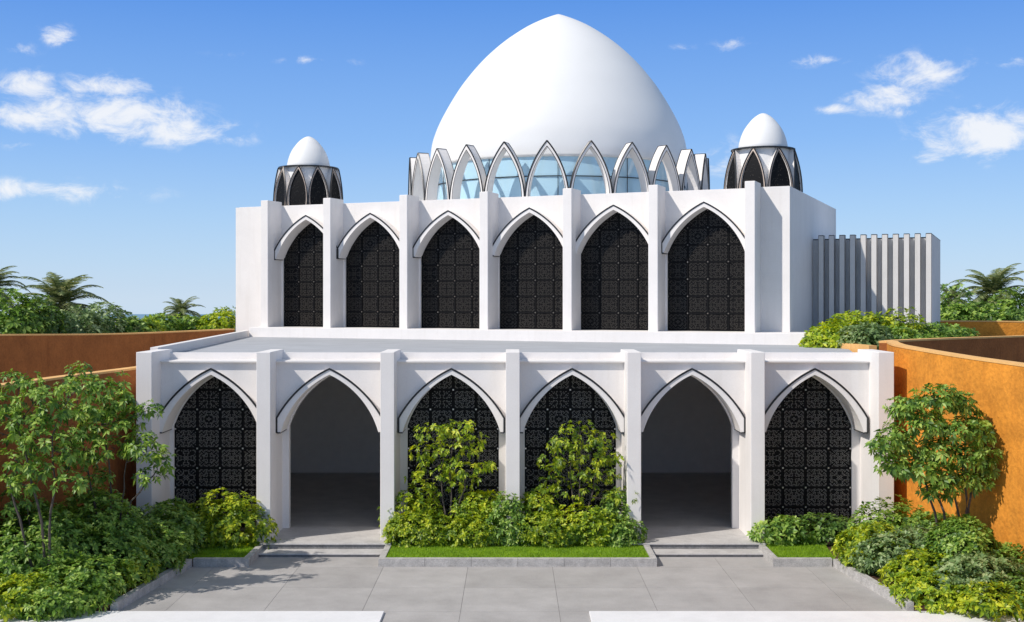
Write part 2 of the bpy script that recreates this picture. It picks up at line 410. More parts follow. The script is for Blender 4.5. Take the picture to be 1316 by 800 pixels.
# parapet band across, roof and parapets
mb=MB(); mb.prism([(-10.9,1.0+PD),( 10.9,1.0+PD),(12.0,7.6),(11.36,11.6),(-13.4,25.5)],5.2,5.5)
mb.prism([(-10.9,PD+.2),(10.9,PD+.2),(10.9,PD+1.01),(-10.9,PD+1.01)],5.2,5.5)
mb.build('roof',M['roof'],arc_root)
mb=MB(); mb.prism([(-11.19,2.1),(-10.95,2.1),(-12.7,22.8),(-12.95,22.8)],5.1,5.79)
mb.build('roof_parapet',M['white'],arc_root)
mb=MB(); mb.prism([(-11.16,2.0),(-10.9,2.0),(-12.6,22.8),(-12.9,22.8)],-.1,5.15); mb.build('side_wall',M['white'],arc_root)
mb=MB(); mb.prism([(10.9,2.0),(11.2,2.0),(11.24,4.0),(10.94,4.0)],-.1,5.19); mb.prism([(10.94,4.0),(11.24,4.0),(11.4,11.2),(11.1,11.2)],-.1,1.2); mb.prism([(10.94,4.0),(11.24,4.0),(11.4,11.2),(11.1,11.2)],4.9,5.19); mb.build('side_wall',M['white'],arc_root)  # right wall left open along the middle, an added gap to brighten the rooms
# interior: back wall, floor, ceiling
mb=MB(); mb.box(-10.8,10.8,13.3,13.5,-.05,5.2); mb.box(-10.8,-10.6,2.3,13.3,-.05,5.2); mb.box(10.6,10.8,2.3,4.0,-.05,5.2); mb.box(10.6,10.8,12.3,13.3,-.05,5.2); mb.box(10.6,10.8,4.0,12.3,-.05,1.2)  # matching added gap on the right lets daylight into the rooms
mb.box(-2.2,-2.05,2.3,13.28,0,5.18) if False else None
mb.build('interior_wall',M['inwall'],arc_root)
mb=MB(); mb.box(-10.6,10.6,2.021,13.3,FL-.12,FL-.001); mb.build('interior_floor',M['infloor'],arc_root)
mb=MB(); mb.box(-10.6,10.6,2.3,13.3,5.05,5.19); mb.build('ceiling',M['inwall'],arc_root)
# steps and landings at the two doors
for i in DOORS:
    xa=xs_c[i]-PW; xb=xs_c[i+1]+PW
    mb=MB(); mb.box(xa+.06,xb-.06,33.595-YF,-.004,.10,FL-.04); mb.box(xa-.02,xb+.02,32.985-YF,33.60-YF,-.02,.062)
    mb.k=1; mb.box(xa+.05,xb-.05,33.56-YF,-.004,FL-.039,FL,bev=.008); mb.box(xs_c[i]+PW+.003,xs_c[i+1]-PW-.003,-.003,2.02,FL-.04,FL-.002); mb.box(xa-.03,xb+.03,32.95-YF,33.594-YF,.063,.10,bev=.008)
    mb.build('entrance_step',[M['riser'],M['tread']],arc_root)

# ================================================================== PRAYER HALL (upper building, turned towards the right)
TH=math.radians(23.3); CT,ST=math.cos(TH),math.sin(TH)
Z0=56.25; X0=gx(335,Z0)
def ls(px,d):       # local x on the plane local y = d seen at photo column px
    bx,by=X0+d*ST, Z0+d*CT
    k=(px-CX)/F
    return (k*by-bx)/(CT+k*ST)
def wpt(s,d): return (X0+s*CT+d*ST, Z0-s*ST+d*CT)
hall=tag(empty('prayer_hall',(X0,Z0,0),-TH),'tall white upper hall with six arched screens, large pointed dome and two turrets','building')
ZB=5.95; ZTOP=11.95; WD=1.15
edges=[ls(p,0) for p in (335,415,513,616,723,833,957)]
HPW=.42
sL=ls(303,WD); sR=ls(1015,WD)
mb=MB(); mb.box(sL,sR,WD+.3,14.5,5.45,ZTOP-.06); 
mb.box(sL,edges[0]+.1,WD,WD+.3,5.45,ZTOP-.10); mb.box(edges[6]+.1,sR,WD,WD+.3,5.45,ZTOP-.06)
mb.build('wall',M['white'],hall)
for i,e in enumerate(edges):
    mb=MB(); mb.box(e,e+HPW,0,WD+.02,ZB-.01,ZTOP+.09,bev=.02); mb.build('pier',M['white'],hall)
hs=None
for i in range(6):
    a=edges[i]+HPW; b=edges[i+1]; 
    hw=1.80; cx=a+hw if i==0 else (a+b)/2
    zt=ZTOP-.10
    ho=curve(0,11.29,1.795,1.66,9.22); hi=[(-1.70,9.22)]+curve(0,11.10,1.70,1.87,11.10-1.87)+[(1.70,9.22)]
    n=min(len(ho),len(hi))
    ocv=curve(0,11.08,1.73,1.84,ZB)
    mb=MB(); wall_arch(mb,a-cx,b-cx,ZB,zt,ocv if i else [(x,z) for x,z in ocv if x<b-cx],WD,WD+.3)
    wl=mb.build('arch_bay',M['white'],hall,loc=(cx,0,0))
    mb=MB(); arch_ring(mb,ho,hi,.52,WD-.002); mb.k=1; strip_line(mb,ho,.52,.06,.02)
    strip_line(mb,[ho[0],hi[0]],.52,.04,.02); strip_line(mb,[hi[-1],ho[-1]],.52,.04,.02)
    mb.box(ho[0][0],hi[0][0],.53,WD-.01,9.19,9.218); mb.box(hi[-1][0],ho[-1][0],.53,WD-.01,9.19,9.218)
    mb.build('arch_hood',[M['white'],M['trim']],wl)
    if hs is None:
        hs=screen_mesh(curve(0,11.08,1.73,1.84,ZB+.02),-1.73,1.73,ZB+.02,11.08,4,.72,'window_screen',[M['screen'],M['tracery_dim'],M['tracery']],strokes=WLOW,r=.0115)
        hs.parent=hall; hs.location=(cx,WD+.12,0)
    else: dup(hs,hall,loc=(cx,WD+.12,0))
mb=MB(); pL=ls(320,-.8); pR=ls(1034,-.8)
mb.box(pL,pR,-.8,WD+.28,5.3,ZB,bev=.01); mb.build('podium',M['white'],hall)
mb=MB(); mb.box(ls(1020,3),ls(1020,3)+1.6,1.6,4,5.3,5.9); mb.build('podium_return',M['white'],hall) if False else None

# ---- main dome, glazed drum and ring of pointed arches (parts of the hall)
dcx,dcy=gx(717.5,60.0),60.0
def to_local(x,y):
    dx,dy=x-X0,y-Z0
    return (dx*CT-dy*ST, dx*ST+dy*CT)
dl=to_local(dcx,dcy)
# rear block that carries the back of the drum
mb=MB(); mb.box(dl[0]-8.5,dl[0]+8.5,14.51,dl[1]+9,5.45,ZTOP-.08); mb.build('rear_block',M['white'],hall)
prof=[(6.46,13.85),(6.56,13.90),(6.57,14.4),(6.48,15.13),(6.29,15.75),(6.04,16.33),(5.74,16.9),(5.42,17.45),(5.02,18.07),(4.50,18.75),(3.98,19.35),(3.45,19.87),(2.88,20.36),(2.25,20.82),(1.62,21.22),(1.02,21.53),(.50,21.76),(.14,21.90),(0.001,21.94)]
# smooth the profile with a Catmull-Rom pass
def cr(P,k=4):
    out=[]
    for i in range(len(P)-1):
        p0=P[max(i-1,0)];p1=P[i];p2=P[i+1];p3=P[min(i+2,len(P)-1)]
        for j in range(k):
            t=j/k; out.append(tuple(.5*((2*p1[a])+(-p0[a]+p2[a])*t+(2*p0[a]-5*p1[a]+4*p2[a]-p3[a])*t*t+(-p0[a]+3*p1[a]-3*p2[a]+p3[a])*t**3) for a in (0,1)))
    out.append(P[-1]); return out
mb=MB(); mb.lathe([(0.01,13.84)]+[prof[0]]+cr(prof[1:],4),n=96)
dome=mb.build('main_dome',M['dome'],hall,loc=(dl[0],dl[1],0),smooth=True)
mb=MB(); mb.lathe([(6.42,ZTOP-.1),(6.42,13.86)],n=72); drum=mb.build('drum_glazing',M['glass'],hall,loc=(dl[0],dl[1],0),smooth=True)
mb=MB()
mb.lathe([(6.40,12.93),(6.47,12.93),(6.47,12.97),(6.40,12.97),(6.40,12.93)],n=72)
for k in range(12):
    a=math.radians(12+30*k+8.9-90); mb.bar((6.45*math.cos(a),6.45*math.sin(a),ZTOP-.1),(6.45*math.cos(a),6.45*math.sin(a),13.86),.015)
mb.build('mullion',M['trim'],drum)
mb=MB(); mb.lathe([(6.1,ZTOP-.1),(6.1,13.84)],n=48); mb.build('drum_lining',M['dome'],drum,smooth=True)
# ring arches: built in local x-z plane, extruded radially from y=-7.6 to -6.45
RO,RI=7.62,7.08
def ring_arch(name,RO,RI,hw,z0,zap,th,trimw,matw,taper=1.0,bow=0.0,t0=48,screen=False,matf=None):
    dy=(zap-z0)
    h=arc(hw,dy*.999,t0,12); outer=[(x,zap+z) for x,z in h]; 
    hi=arc(hw-th,dy-th*1.9,t0,12); inner=[(x,zap-th*1.9+z) for x,z in hi]
    def full(c): return [(-x,z) for x,z in reversed(c[1:])]+list(c)
    O,I=full(outer),full(inner)
    mb=MB(); k=RI/RO
    def R(z): 
        t=(z-z0)/(zap-z0); return RO-bow*t*t
    def P(x,z,inn): 
        r=R(z)
        return (x*(k if inn else 1), -(RI if inn else r), z)
    for i in range(len(O)-1):
        a,b=O[i],O[i+1]; e,f=I[i],I[i+1]
        mb.k=1 if matf else 0
        mb.quad(P(*a,0),P(*e,0),P(*f,0),P(*b,0))
        mb.k=0
        mb.quad(P(*a,0),P(*b,0),P(*b,1),P(*a,1))
        mb.quad(P(*e,0),P(*e,1),P(*f,1),P(*f,0))
        mb.quad(P(*a,1),P(*b,1),P(*f,1),P(*e,1))
    # dark edging: outer rim line on the face and along the ridge and back edge
    mb.k=2
    def line(pts,r):
        for p,q in zip(pts,pts[1:]): mb.bar(p,q,r,n=4)
    line([P(x,z,0) for x,z in O],trimw); line([P(x,z,0) for x,z in I],trimw*.4)
    line([P(x,z+.004,1) for x,z in O],trimw*.6)
    mb.bar(P(0,zap,0),P(0,zap,1),trimw*.6,n=4)
    return mb
mb=ring_arch('ring_arch',RO,RI,RO*math.sin(math.radians(7.45)),ZTOP-.08,14.42,.13,.034,None,t0=50)
ra=mb.build('drum_arch',[M['white'],M['white'],M['trim']],hall,loc=(dl[0],dl[1],0),rz=0)
for k in range(24):
    rz=math.radians(8.9+15*k)+TH
    if k==0: ra.rotation_euler=(0,0,rz)
    else: dup(ra,hall,loc=(dl[0],dl[1],0),rz=rz)
# ---- turrets
def turret(px,Z,R,zb,zap,n,phase,dr,label):
    x,y=to_local(gx(px,Z),Z)
    dprof=[(dr*.99,zb-.02),(dr,zb+.12)]
    H=zap-zb
    for t,rr in ((.13,.99),(.26,.945),(.385,.885),(.5,.81),(.6,.725),(.7,.615),(.8,.49),(.88,.36),(.94,.235),(.98,.12),(1.0,.001)): dprof.append((dr*rr,zb+H*t))
    mb=MB(); mb.lathe([(.01,zb-.02)]+cr(dprof,4),n=48)
    r=mb.build('turret',M['dome'],hall,loc=(x,y,0),smooth=True); r['label']=label
    ztop=zb; z0=ZTOP-.05
    hw=R*math.tan(PI/n)*.90
    mb=ring_arch('t',R,R*.64,hw,z0,ztop-.02,.085,.030,None,bow=R*.12,t0=56,matf=True)
    o=mb.build('turret_arch',[M['white'],M['tan'],M['trim']],r)
    # screens inside the arches
    hi=arc(hw-.08,ztop-z0-.2,56,10)
    sm=MB(); sm.k=0
    pts=[(-x_,ztop-.2+z) for x_,z in reversed(hi[1:])]+[(x_,ztop-.2+z) for x_,z in hi]
    def RR(z): t=(z-z0)/(ztop-z0); return R-.06-R*.12*t*t
    for (a,b),(c,d) in zip(pts,pts[1:]):
        st=8
        for j in range(st):
            za=z0+(b-z0)*j/st; zb_=z0+(b-z0)*(j+1)/st; zc=z0+(d-z0)*j/st; zd=z0+(d-z0)*(j+1)/st
            sm.quad((a,-RR(za),za),(c,-RR(zc),zc),(c,-RR(zd),zd),(a,-RR(zb_),zb_))
    sm.k=1
    rnd=random.Random(3)
    for _ in range(90):
        u=rnd.uniform(-hw+.1,hw-.1); z=rnd.uniform(z0,ztop-.35)
        if inside_arch(u,z+.12,pts):
            an=rnd.choice((.7,-.7,0,1.57)); L=.035
            y_=-RR(z)-.012
            sm.bar((u-L*math.cos(an),y_,z-L*math.sin(an)),(u+L*math.cos(an),y_,z+L*math.sin(an)),.006,n=3)
    s=sm.build('turret_screen',[M['screen'],M['tracery_dim']],r)
    for k in range(n):
        rz=math.radians(phase+360/n*k)+TH
        if k==0: o.rotation_euler=(0,0,rz); s.rotation_euler=(0,0,rz)
        else: dup(o,r,rz=rz); dup(s,r,rz=rz)
    Rt=R*.88
    mb=MB(); mb.lathe([(.01,ztop-.025),(Rt+.0,ztop-.025),(Rt,ztop+.025),(.01,ztop+.026)],n=n*4); mb.build('turret_cap',M['trim'],r)
    mb=MB(); mb.lathe([(R*.80,ZTOP-.2),(R*.74,ztop-.03)],n=32); mb.build('turret_core',M['dome'],r,smooth=True)
    mb=MB(); mb.k=0
    return r
turret(396.5,59.0,1.72,13.89,15.52,10,-9,1.07,'left turret, ten dark arches under a small white dome')
turret(980.5,50.6,1.56,13.74,15.35,8,16,1.05,'right turret, eight dark arches under a small white dome')

# ================================================================== FINNED ANNEX
# plane where it abuts the side wall of the hall: column 1045
lo,hi_=0,14
for _ in range(40):
    m_=(lo+hi_)/2; X,Y=wpt(sR,m_)
    if CX+F*X/Y<1045: lo=m_
    else: hi_=m_
dA=lo
ax,ay=wpt(sR,dA)
annex=tag(empty('finned_annex',(ax,ay,0),-TH),'grey annex with eleven tall vertical fins beside the white upper hall','building')
FD=.48
def la(px,d): return ls(px,dA+d)-sR
f0=la(1052,-FD); f1=la(1190,-FD); ZA=10.12
endx=la(1196.5,-FD)
mb=MB(); mb.box(.004,endx-.01,0,6.2,5.3,ZA-.12); 
mb.k=1; mb.box(.004,endx-.01,-.012,.05,ZA-.16,ZA-.115)
mb.build('wall_panel',[M['greydark'],M['trim']],annex)
for k in range(11):
    x=f0+(f1-f0)*k/10; w=.215
    mb=MB(); mb.box(x,x+w,-FD,-.013 if k<10 else 6.25,5.3,ZA)
    mb.k=1; mb.box(x-.006,x+w+.006,-FD-.006,.0-.014 if k<10 else 6.26,ZA+.001,ZA+.03); mb.box(x+w+.001,x+w+.014,-FD,-FD+.03,5.3,ZA); 
    mb.box(x-.014,x-.001,-FD,-FD+.02,5.3,ZA)
    fo=mb.build('fin',[M['grey'],M['trim']],annex)
    if k==10: fo['label']='end fin running back as the side wall of the annex'

# ================================================================== ORANGE WALLS
def ribbon(name,pts,thick,z0,side,mat,label,cope=True,cat='wall',zt=None,group=None,csc=.0):
    """wall following pts [(x,y,ztop)] ; side=+1 thickens to the left of travel, -1 to the right"""
    P=[]
    k=8
    for i in range(len(pts)-1):
        p0=pts[max(i-1,0)];p1=pts[i];p2=pts[i+1];p3=pts[min(i+2,len(pts)-1)]
        for j in range(k):
            t=j/k; P.append(Vector([.5*((2*p1[a])+(-p0[a]+p2[a])*t+(2*p0[a]-5*p1[a]+4*p2[a]-p3[a])*t*t+(-p0[a]+3*p1[a]-3*p2[a]+p3[a])*t**3) for a in (0,1,2)]))
    P.append(Vector(pts[-1]))
    o=P[0].copy(); o.z=0
    Q=[]
    for i,p in enumerate(P):
        d=(P[min(i+1,len(P)-1)]-P[max(i-1,0)]); d.z=0; d.normalize(); nn=Vector((-d.y,d.x,0))*side; Q.append(nn)
    def sweep(a,b,zf0,zf1,mat,nm,parent=None):
        mb=MB(); 
        R=[]
        for p,nn in zip(P,Q):
            A=p+nn*a-o; B=p+nn*b-o
            R.append(((A.x,A.y,zf0(p)),(B.x,B.y,zf0(p)),(B.x,B.y,zf1(p)),(A.x,A.y,zf1(p))))
        for r,s in zip(R,R[1:]):
            for k in range(4): mb.quad(r[k],s[k],s[(k+1)%4],r[(k+1)%4])
        mb.quad(*R[0]); mb.quad(*R[-1][::-1])
        return mb.build(nm,mat,parent)
    root=empty(name,(o.x,o.y,0)); tag(root,label,cat,group)
    sweep(0,thick,lambda p:z0,lambda p:p.z-.06,mat,'wall_face',root)
    sweep(-.015,thick+.015,lambda p:p.z-.059,lambda p:p.z,M['cope'],'coping',root)
    return root
ribbon('garden_wall',[(12.12,37.75,5.94),(11.72,36.2,5.93),(11.56,34.6,5.90),(12.05,31.6,5.77),(12.6,29.3,5.68),(12.95,26,5.62),(13.1,22,5.6)],.32,-.1,1,M['orange'],'tall orange curved wall in full sun behind the slender tree on the right')
ribbon('garden_wall',[(12.15,37.6,5.93),(12.9,38.7,5.93),(15.6,41.2,5.92),(19.2,44.2,5.9),(24,48,5.9)],.32,-.1,1,M['orange_shaded'],'brown shaded wall receding behind the top of the sunlit orange wall')
ribbon('garden_wall',[(17.5,57.6,6.24),(24,57.8,6.22),(30,58.2,6.12),(45,60,6.05)],.4,5.0,1,M['orange'],'low far orange wall below the hedge and palm on the right')
ribbon('garden_wall',[(-11.35,36.3,5.20),(-11.7,33.8,5.2),(-12.15,31.5,5.19),(-12.72,28.6,5.15),(-12.78,28.3,5.15)],.34,-.1,-1,M['orange_shaded'],'nearer orange brown wall behind the leafy trees on the left')
ribbon('garden_wall',[(-22.5,36,6.0),(-20.6,40,5.98),(-19.3,44,5.96),(-16.9,51,5.80),(-13.7,57.6,5.83)],.35,-.1,1,M['orange_shaded'],'farther brown wall below the hedges and palms on the left')
# low planter edge on the roof terrace, right of the podium
root=tag(empty('planter_edge',(11.5,45,5.4)),'low orange block edging in front of the shrubs beside the podium','planter')
pp=[(11.42,45.15),(11.62,44.0),(11.85,42.8),(12.08,41.6),(12.3,40.2)]
for (a,b),(c,d) in zip(pp,pp[1:]):
    v=Vector((c-a,d-b,0)); L=v.length; v.normalize(); nn=Vector((-v.y,v.x,0))*-.28
    q=[(a-11.5+v.x*.012,b-45+v.y*.012),(a-11.5+nn.x*-1,b-45+nn.y*-1),(c-11.5-nn.x,d-45-nn.y),(c-11.5-v.x*.012,d-45-v.y*.012)]
    mb=MB(); mb.prism(q,-.25,.29); mb.build('edge_block',M['cope'],root)

# ================================================================== GROUND, PAVING, KERBS
mb=MB(); mb.box(-90,90,-20,125,-21,-.06); structure(mb.build('ground',M['ground']))
mb=MB(); mb.quad((-2500,90,-20),(2500,90,-20),(2500,2150,-20),(-2500,2150,-20)); structure(mb.build('sea',M['sea']))
mb=MB(); mb.prism([(13.0,39.3),(15.6,41.6),(19.2,44.6),(24,48.6),(60,52),(80,110),(22,110),(12.5,58),(11.7,45)],-.05,5.38)
mb.prism([(11.7,45),(12.45,40.4),(13.1,38.9),(13.2,39)],-.05,5.37)
structure(mb.build('terrace_right',M['terrace']))
mb=MB(); mb.prism([(-14.6,58.0),(-17.3,51.1),(-19.7,44.2),(-21.0,40.1),(-60,38),(-80,110),(10,110),(8,72),(-12,66)],-.05,5.3)
structure(mb.build('terrace_left',M['terrace']))
# paving: joint bed + individual slabs
mb=MB(); mb.box(-13.5,13.5,2,34.05,-.05,-.006); structure(mb.build('paving_bed',M['joint']))
mb=MB(); G=.0045
xl=[-1.2-2.3*k for k in range(6,0,-1)]+[-1.2]+[-1.2+2.3*k for k in range(1,8)]
yl=[4.4+2.28*k for k in range(0,11)]+[29.48,31.74,34.0]
yl=sorted(set([round(y,2) for y in yl if y<28]+[27.2,29.46,31.72,34.0]))
for y0,y1 in zip(yl,yl[1:]):
    if y1-y0<.5: continue
    for x0,x1 in zip(xl,xl[1:]):
        mb.box(x0+G,x1-G,y0+G,y1-G,-.04,0.0)
structure(mb.build('paving',M['paving']))
# pale slabs near the camera
mb=MB(); mb.box(-15,gx(494,27.1),24.6,27.08,-.01,.05,bev=.01); structure(mb.build('pavement_band',M['slab']))
mb=MB(); mb.box(gx(757,27.1),12.9,24.6,27.08,-.01,.05,bev=.01); structure(mb.build('pavement_band',M['slab']))
KH=.22; KW=.17
def kerb(name,segs,label,group='granite kerbs of the planting beds'):
    """segs: list of (x0,y0,x1,y1,inward nx,ny) each split into stones"""
    cxm=sum(s[0] for s in segs)/len(segs); cym=sum(s[1] for s in segs)/len(segs)
    root=tag(empty(name,(cxm,cym,0)),label,'kerb',group)
    for (x0,y0,x1,y1,nx,ny) in segs:
        L=math.hypot(x1-x0,y1-y0); n=max(1,round(L/1.3)); ux,uy=(x1-x0)/L,(y1-y0)/L
        mb=MB()
        for i in range(n):
            a=L*i/n+.004; b=L*(i+1)/n-.004
            P=[(x0+ux*a-cxm,y0+uy*a-cym),(x0+ux*b-cxm,y0+uy*b-cym)]
            q=[P[0],P[1],(P[1][0]+nx*KW,P[1][1]+ny*KW),(P[0][0]+nx*KW,P[0][1]+ny*KW)]
            if (q[1][0]-q[0][0])*(q[2][1]-q[1][1])-(q[1][1]-q[0][1])*(q[2][0]-q[1][0])<0: q=q[::-1]
            mb.prism(q,-.03,KH)
        mb.build('kerb_run',M['granite'],root)
    return root
YK=31.76
kerb('planter_kerb',[(-3.64,YK,3.95,YK,0,1),(-3.64,YK+KW+.004,-3.64,33.98,1,0),(3.95,YK+KW+.004,3.95,33.56,-1,0)],'granite kerb round the central lawn bed between the two doorways')
kerb('planter_kerb',[(-8.68,YK,-7.16,YK,0,1),(-7.16,YK+KW+.004,-7.16,34.3,-1,0),(-8.70,YK,-9.20,27.2,-1,.05)],'granite kerb running along the left planting bed')
kerb('planter_kerb',[(7.10,YK,8.72,YK,0,1),(7.10,YK+KW+.004,7.10,34.3,1,0),(8.74,YK,9.20,27.2,1,.05)],'granite kerb running along the right planting bed')
# soil beds
mb=MB(); mb.prism([(-3.45,YK+.18),(3.77,YK+.18),(3.77,35.75),(-3.45,35.75)],-.03,.13)
mb.prism([(-7.35,YK+.18),(-7.35,35.75),(-11.4,36.2),(-12.9,28.3),(-12.9,27.09),(-9.4,27.09),(-9.4,27.2),(-8.9,YK)],-.03,.14)
mb.prism([(7.3,YK+.18),(8.95,YK+.18),(9.4,27.09),(12.9,27.09),(12.6,29.3),(11.8,36.2),(7.3,35.75)],-.03,.14)
structure(mb.build('soil_bed',M['soil']))
# lawns
def lawn(poly,label,seed,n):
    rnd=np.random.RandomState(seed)
    xs=[p[0] for p in poly]; ys=[p[1] for p in poly]
    mb=MB(); mb.prism(poly,.12,.185); 
    base=len(mb.v)
    P=[]
    while len(P)<n:
        x=rnd.uniform(min(xs),max(xs)); y=rnd.uniform(min(ys),max(ys))
        ins=False; j=len(poly)-1
        for i in range(len(poly)):
            if (poly[i][1]>y)!=(poly[j][1]>y) and x<(poly[j][0]-poly[i][0])*(y-poly[i][1])/(poly[j][1]-poly[i][1])+poly[i][0]: ins=not ins
            j=i
        if ins: P.append((x,y))
    mb.k=1
    for x,y in P:
        a=rnd.uniform(0,2*PI); h=rnd.uniform(.03,.07); w=.009; l=rnd.uniform(-.02,.02); l2=rnd.uniform(-.02,.02)
        c,s=math.cos(a)*w,math.sin(a)*w
        mb.quad((x-c,y-s,.18),(x+c,y+s,.18),(x+l,y+l2,.18+h))
    o=mb.build('lawn',[M['turf'],M['grass']]); o['kind']='stuff'; o['label']=label; o['category']='grass'
lawn([(-3.46,YK+.178),(3.77,YK+.178),(3.77,34.2),(-3.46,34.2)],'clipped lawn strip in the central bed',1,26000)
lawn([(-8.85,YK+.178),(-7.34,YK+.178),(-7.34,34.4),(-9.1,34.4)],'clipped lawn patch in the left bed',2,8000)
lawn([(7.28,YK+.178),(8.85,YK+.178),(9.1,34.4),(7.28,34.4)],'clipped lawn patch in the right bed',3,8000)

# ================================================================== FOLIAGE
def rosettes(C,Nrm,size,rng,nl=7,droop=.35,wid=.36):
    """C (n,3) centres, Nrm (n,3) axes: whorls of pointed leaflets -> verts, tris"""
    n=len(C); Nrm=Nrm/np.linalg.norm(Nrm,axis=1,keepdims=True)
    ref=np.where(np.abs(Nrm[:,2:3])<.9,np.array([[0,0,1.]]),np.array([[1.,0,0]]))
    U=np.cross(ref,Nrm); U/=np.linalg.norm(U,axis=1,keepdims=True); V=np.cross(Nrm,U)
    ph=rng.uniform(0,2*PI,n); V_all=[];sz=size*rng.uniform(.7,1.25,n)
    for k in range(nl):
        a=ph+2*PI*k/nl+rng.uniform(-.25,.25,n)
        el=rng.uniform(-.05,.85,n)       # lift along the axis
        D=np.cos(a)[:,None]*U+np.sin(a)[:,None]*V
        D=D*np.cos(el)[:,None]+Nrm*np.sin(el)[:,None]
        S=np.cross(D,Nrm); S/=np.linalg.norm(S,axis=1,keepdims=True)+1e-9
        Up=np.cross(S,D)
        L=(sz*rng.uniform(.75,1.2,n))[:,None]
        w=L*wid*.5
        g=np.array([[0,0,-1.]])
        b=C+D*L*.08
        m=C+D*L*.55+g*L*droop*.25
        t=C+D*L*1.0+g*L*droop
        l_=m+S*w+Up*w*.35; r_=m-S*w+Up*w*.35
        V_all.append(np.stack([b,l_,m,r_,t],axis=1))
    Vv=np.stack(V_all,axis=1).reshape(-1,3)
    nleaf=n*nl; base=(np.arange(nleaf)*5)[:,None,None]
    tri=np.array([[0,2,1],[0,3,2],[1,2,4],[2,3,4]])[None]
    return Vv,(base+tri).reshape(-1,3)
def lump(D,rng,k=8,amp=.26):
    """lumpy radius factor for unit directions D"""
    r=np.ones(len(D))
    cs=rng.normal(size=(k,3)); cs/=np.linalg.norm(cs,axis=1,keepdims=True)
    for c in cs: r+=amp*np.exp(-((1-D@c)/.22))*rng.uniform(.4,1.2)
    return r-amp*.5
def shell(n,rx,ry,rz,rng,zmin=-.35,fill=.35):
    D=rng.normal(size=(int(n*2.5),3)); D/=np.linalg.norm(D,axis=1,keepdims=True); D=D[D[:,2]>zmin][:n]
    r=lump(D,rng)*np.where(rng.uniform(size=len(D))<fill,rng.uniform(.45,.85,len(D)),rng.uniform(.86,1.06,len(D)))
    P=D*np.array([[rx,ry,rz]])*r[:,None]
    Nn=D/np.array([[rx,ry,rz]]); Nn/=np.linalg.norm(Nn,axis=1,keepdims=True)
    Nn=Nn+np.array([[0,0,.55]])+rng.normal(scale=.25,size=Nn.shape)
    return P,Nn
def shrub(name,x,y,z,rx,ry,h,mat,label,cat='shrub',group=None,size=.17,dens=1.0,seed=0,nl=7,wall=None,wid=.46,droop=.22):
    rng=np.random.RandomState(seed*7+13)
    root=tag(empty(name,(x,y,z)),label,cat,group)
    area=(rx*ry+rx*h+ry*h)*3.2
    n=int(area/(size*size)*1.35*dens)
    P,Nn=shell(n,rx,ry,h*.62,rng,zmin=-.75)
    P[:,2]+=h*.42
    k=P[:,2]>.02; P=P[k];Nn=Nn[k]
    v,f=rosettes(P,Nn,size,rng,nl,droop,wid)
    if wall is not None:
        pass
    rawobj('foliage',v,f,mat,root)
    mb=MB()
    for i in range(5):
        a=rng.uniform(0,2*PI); q=rng.uniform(.2,.6); e=(math.cos(a)*rx*q,math.sin(a)*ry*q,h*rng.uniform(.55,.8))
        mb.tube([(math.cos(a)*.05,math.sin(a)*.05,-.08),(e[0]*.4,e[1]*.4,e[2]*.5),e],[.022,.016,.008],n=5)
    mb.build('stem',M['bark'],root)
    return root
def tree(name,x,y,z,stems,clumps,mat,label,size=.17,seed=0,dens=1.0,wallx=None,trunkr=.045,group=None):
    """clumps: (dx,dy,dz,rx,ry,rz) relative to base; stems: list of base/knee points; branches run stem tip -> clump centre"""
    rng=np.random.RandomState(seed*11+5)
    root=tag(empty(name,(x,y,z)),label,'tree',group)
    mb=MB(); tips=[]
    for st in stems:
        pts=[Vector(p) for p in st]
        # add wobble
        fine=[]
        for a,b in zip(pts,pts[1:]):
            for t in (0,.33,.66): fine.append(a.lerp(b,t)+Vector((rng.uniform(-.03,.03),rng.uniform(-.03,.03),0)))
        fine.append(pts[-1]); m=len(fine)
        mb.tube(fine,[trunkr*(1-.6*i/(m-1)) for i in range(m)]); tips+=fine[m//2:]
    PP=[];NN=[]
    for (dx,dy,dz,rx,ry,rz) in clumps:
        c=Vector((dx,dy,dz)); low=[t for t in tips if t.z<c.z+.1] or tips; tp=min(low,key=lambda t:(t-c).length)
        mid=tp.lerp(c,.5)+Vector((rng.uniform(-.06,.06),rng.uniform(-.06,.06),-.06))
        mb.tube([tp,mid,c],[trunkr*.42,trunkr*.3,trunkr*.15],n=5)
        for _ in range(4):
            e=c+Vector((rng.uniform(-.8,.8)*rx,rng.uniform(-.8,.8)*ry,rng.uniform(-.3,.8)*rz)); mb.bar(mid.lerp(c,.6),e,trunkr*.16,trunkr*.07,n=4)
        n=int((rx*ry+rx*rz+ry*rz)*2.6/(size*size)*.85*dens)
        P,Nn=shell(n,rx,ry,rz,rng,zmin=-.8,fill=.45); PP.append(P+np.array([[dx,dy,dz]])); NN.append(Nn)
    P=np.concatenate(PP);Nn=np.concatenate(NN)
    if wallx is not None:
        k=wallx(P[:,0]+x,P[:,1]+y); P=P[k];Nn=Nn[k]
    v,f=rosettes(P,Nn,size,rng,7,.38,.46)
    rawobj('crown',v,f,mat,root)
    mb.build('trunk',M['bark'],root)
    return root
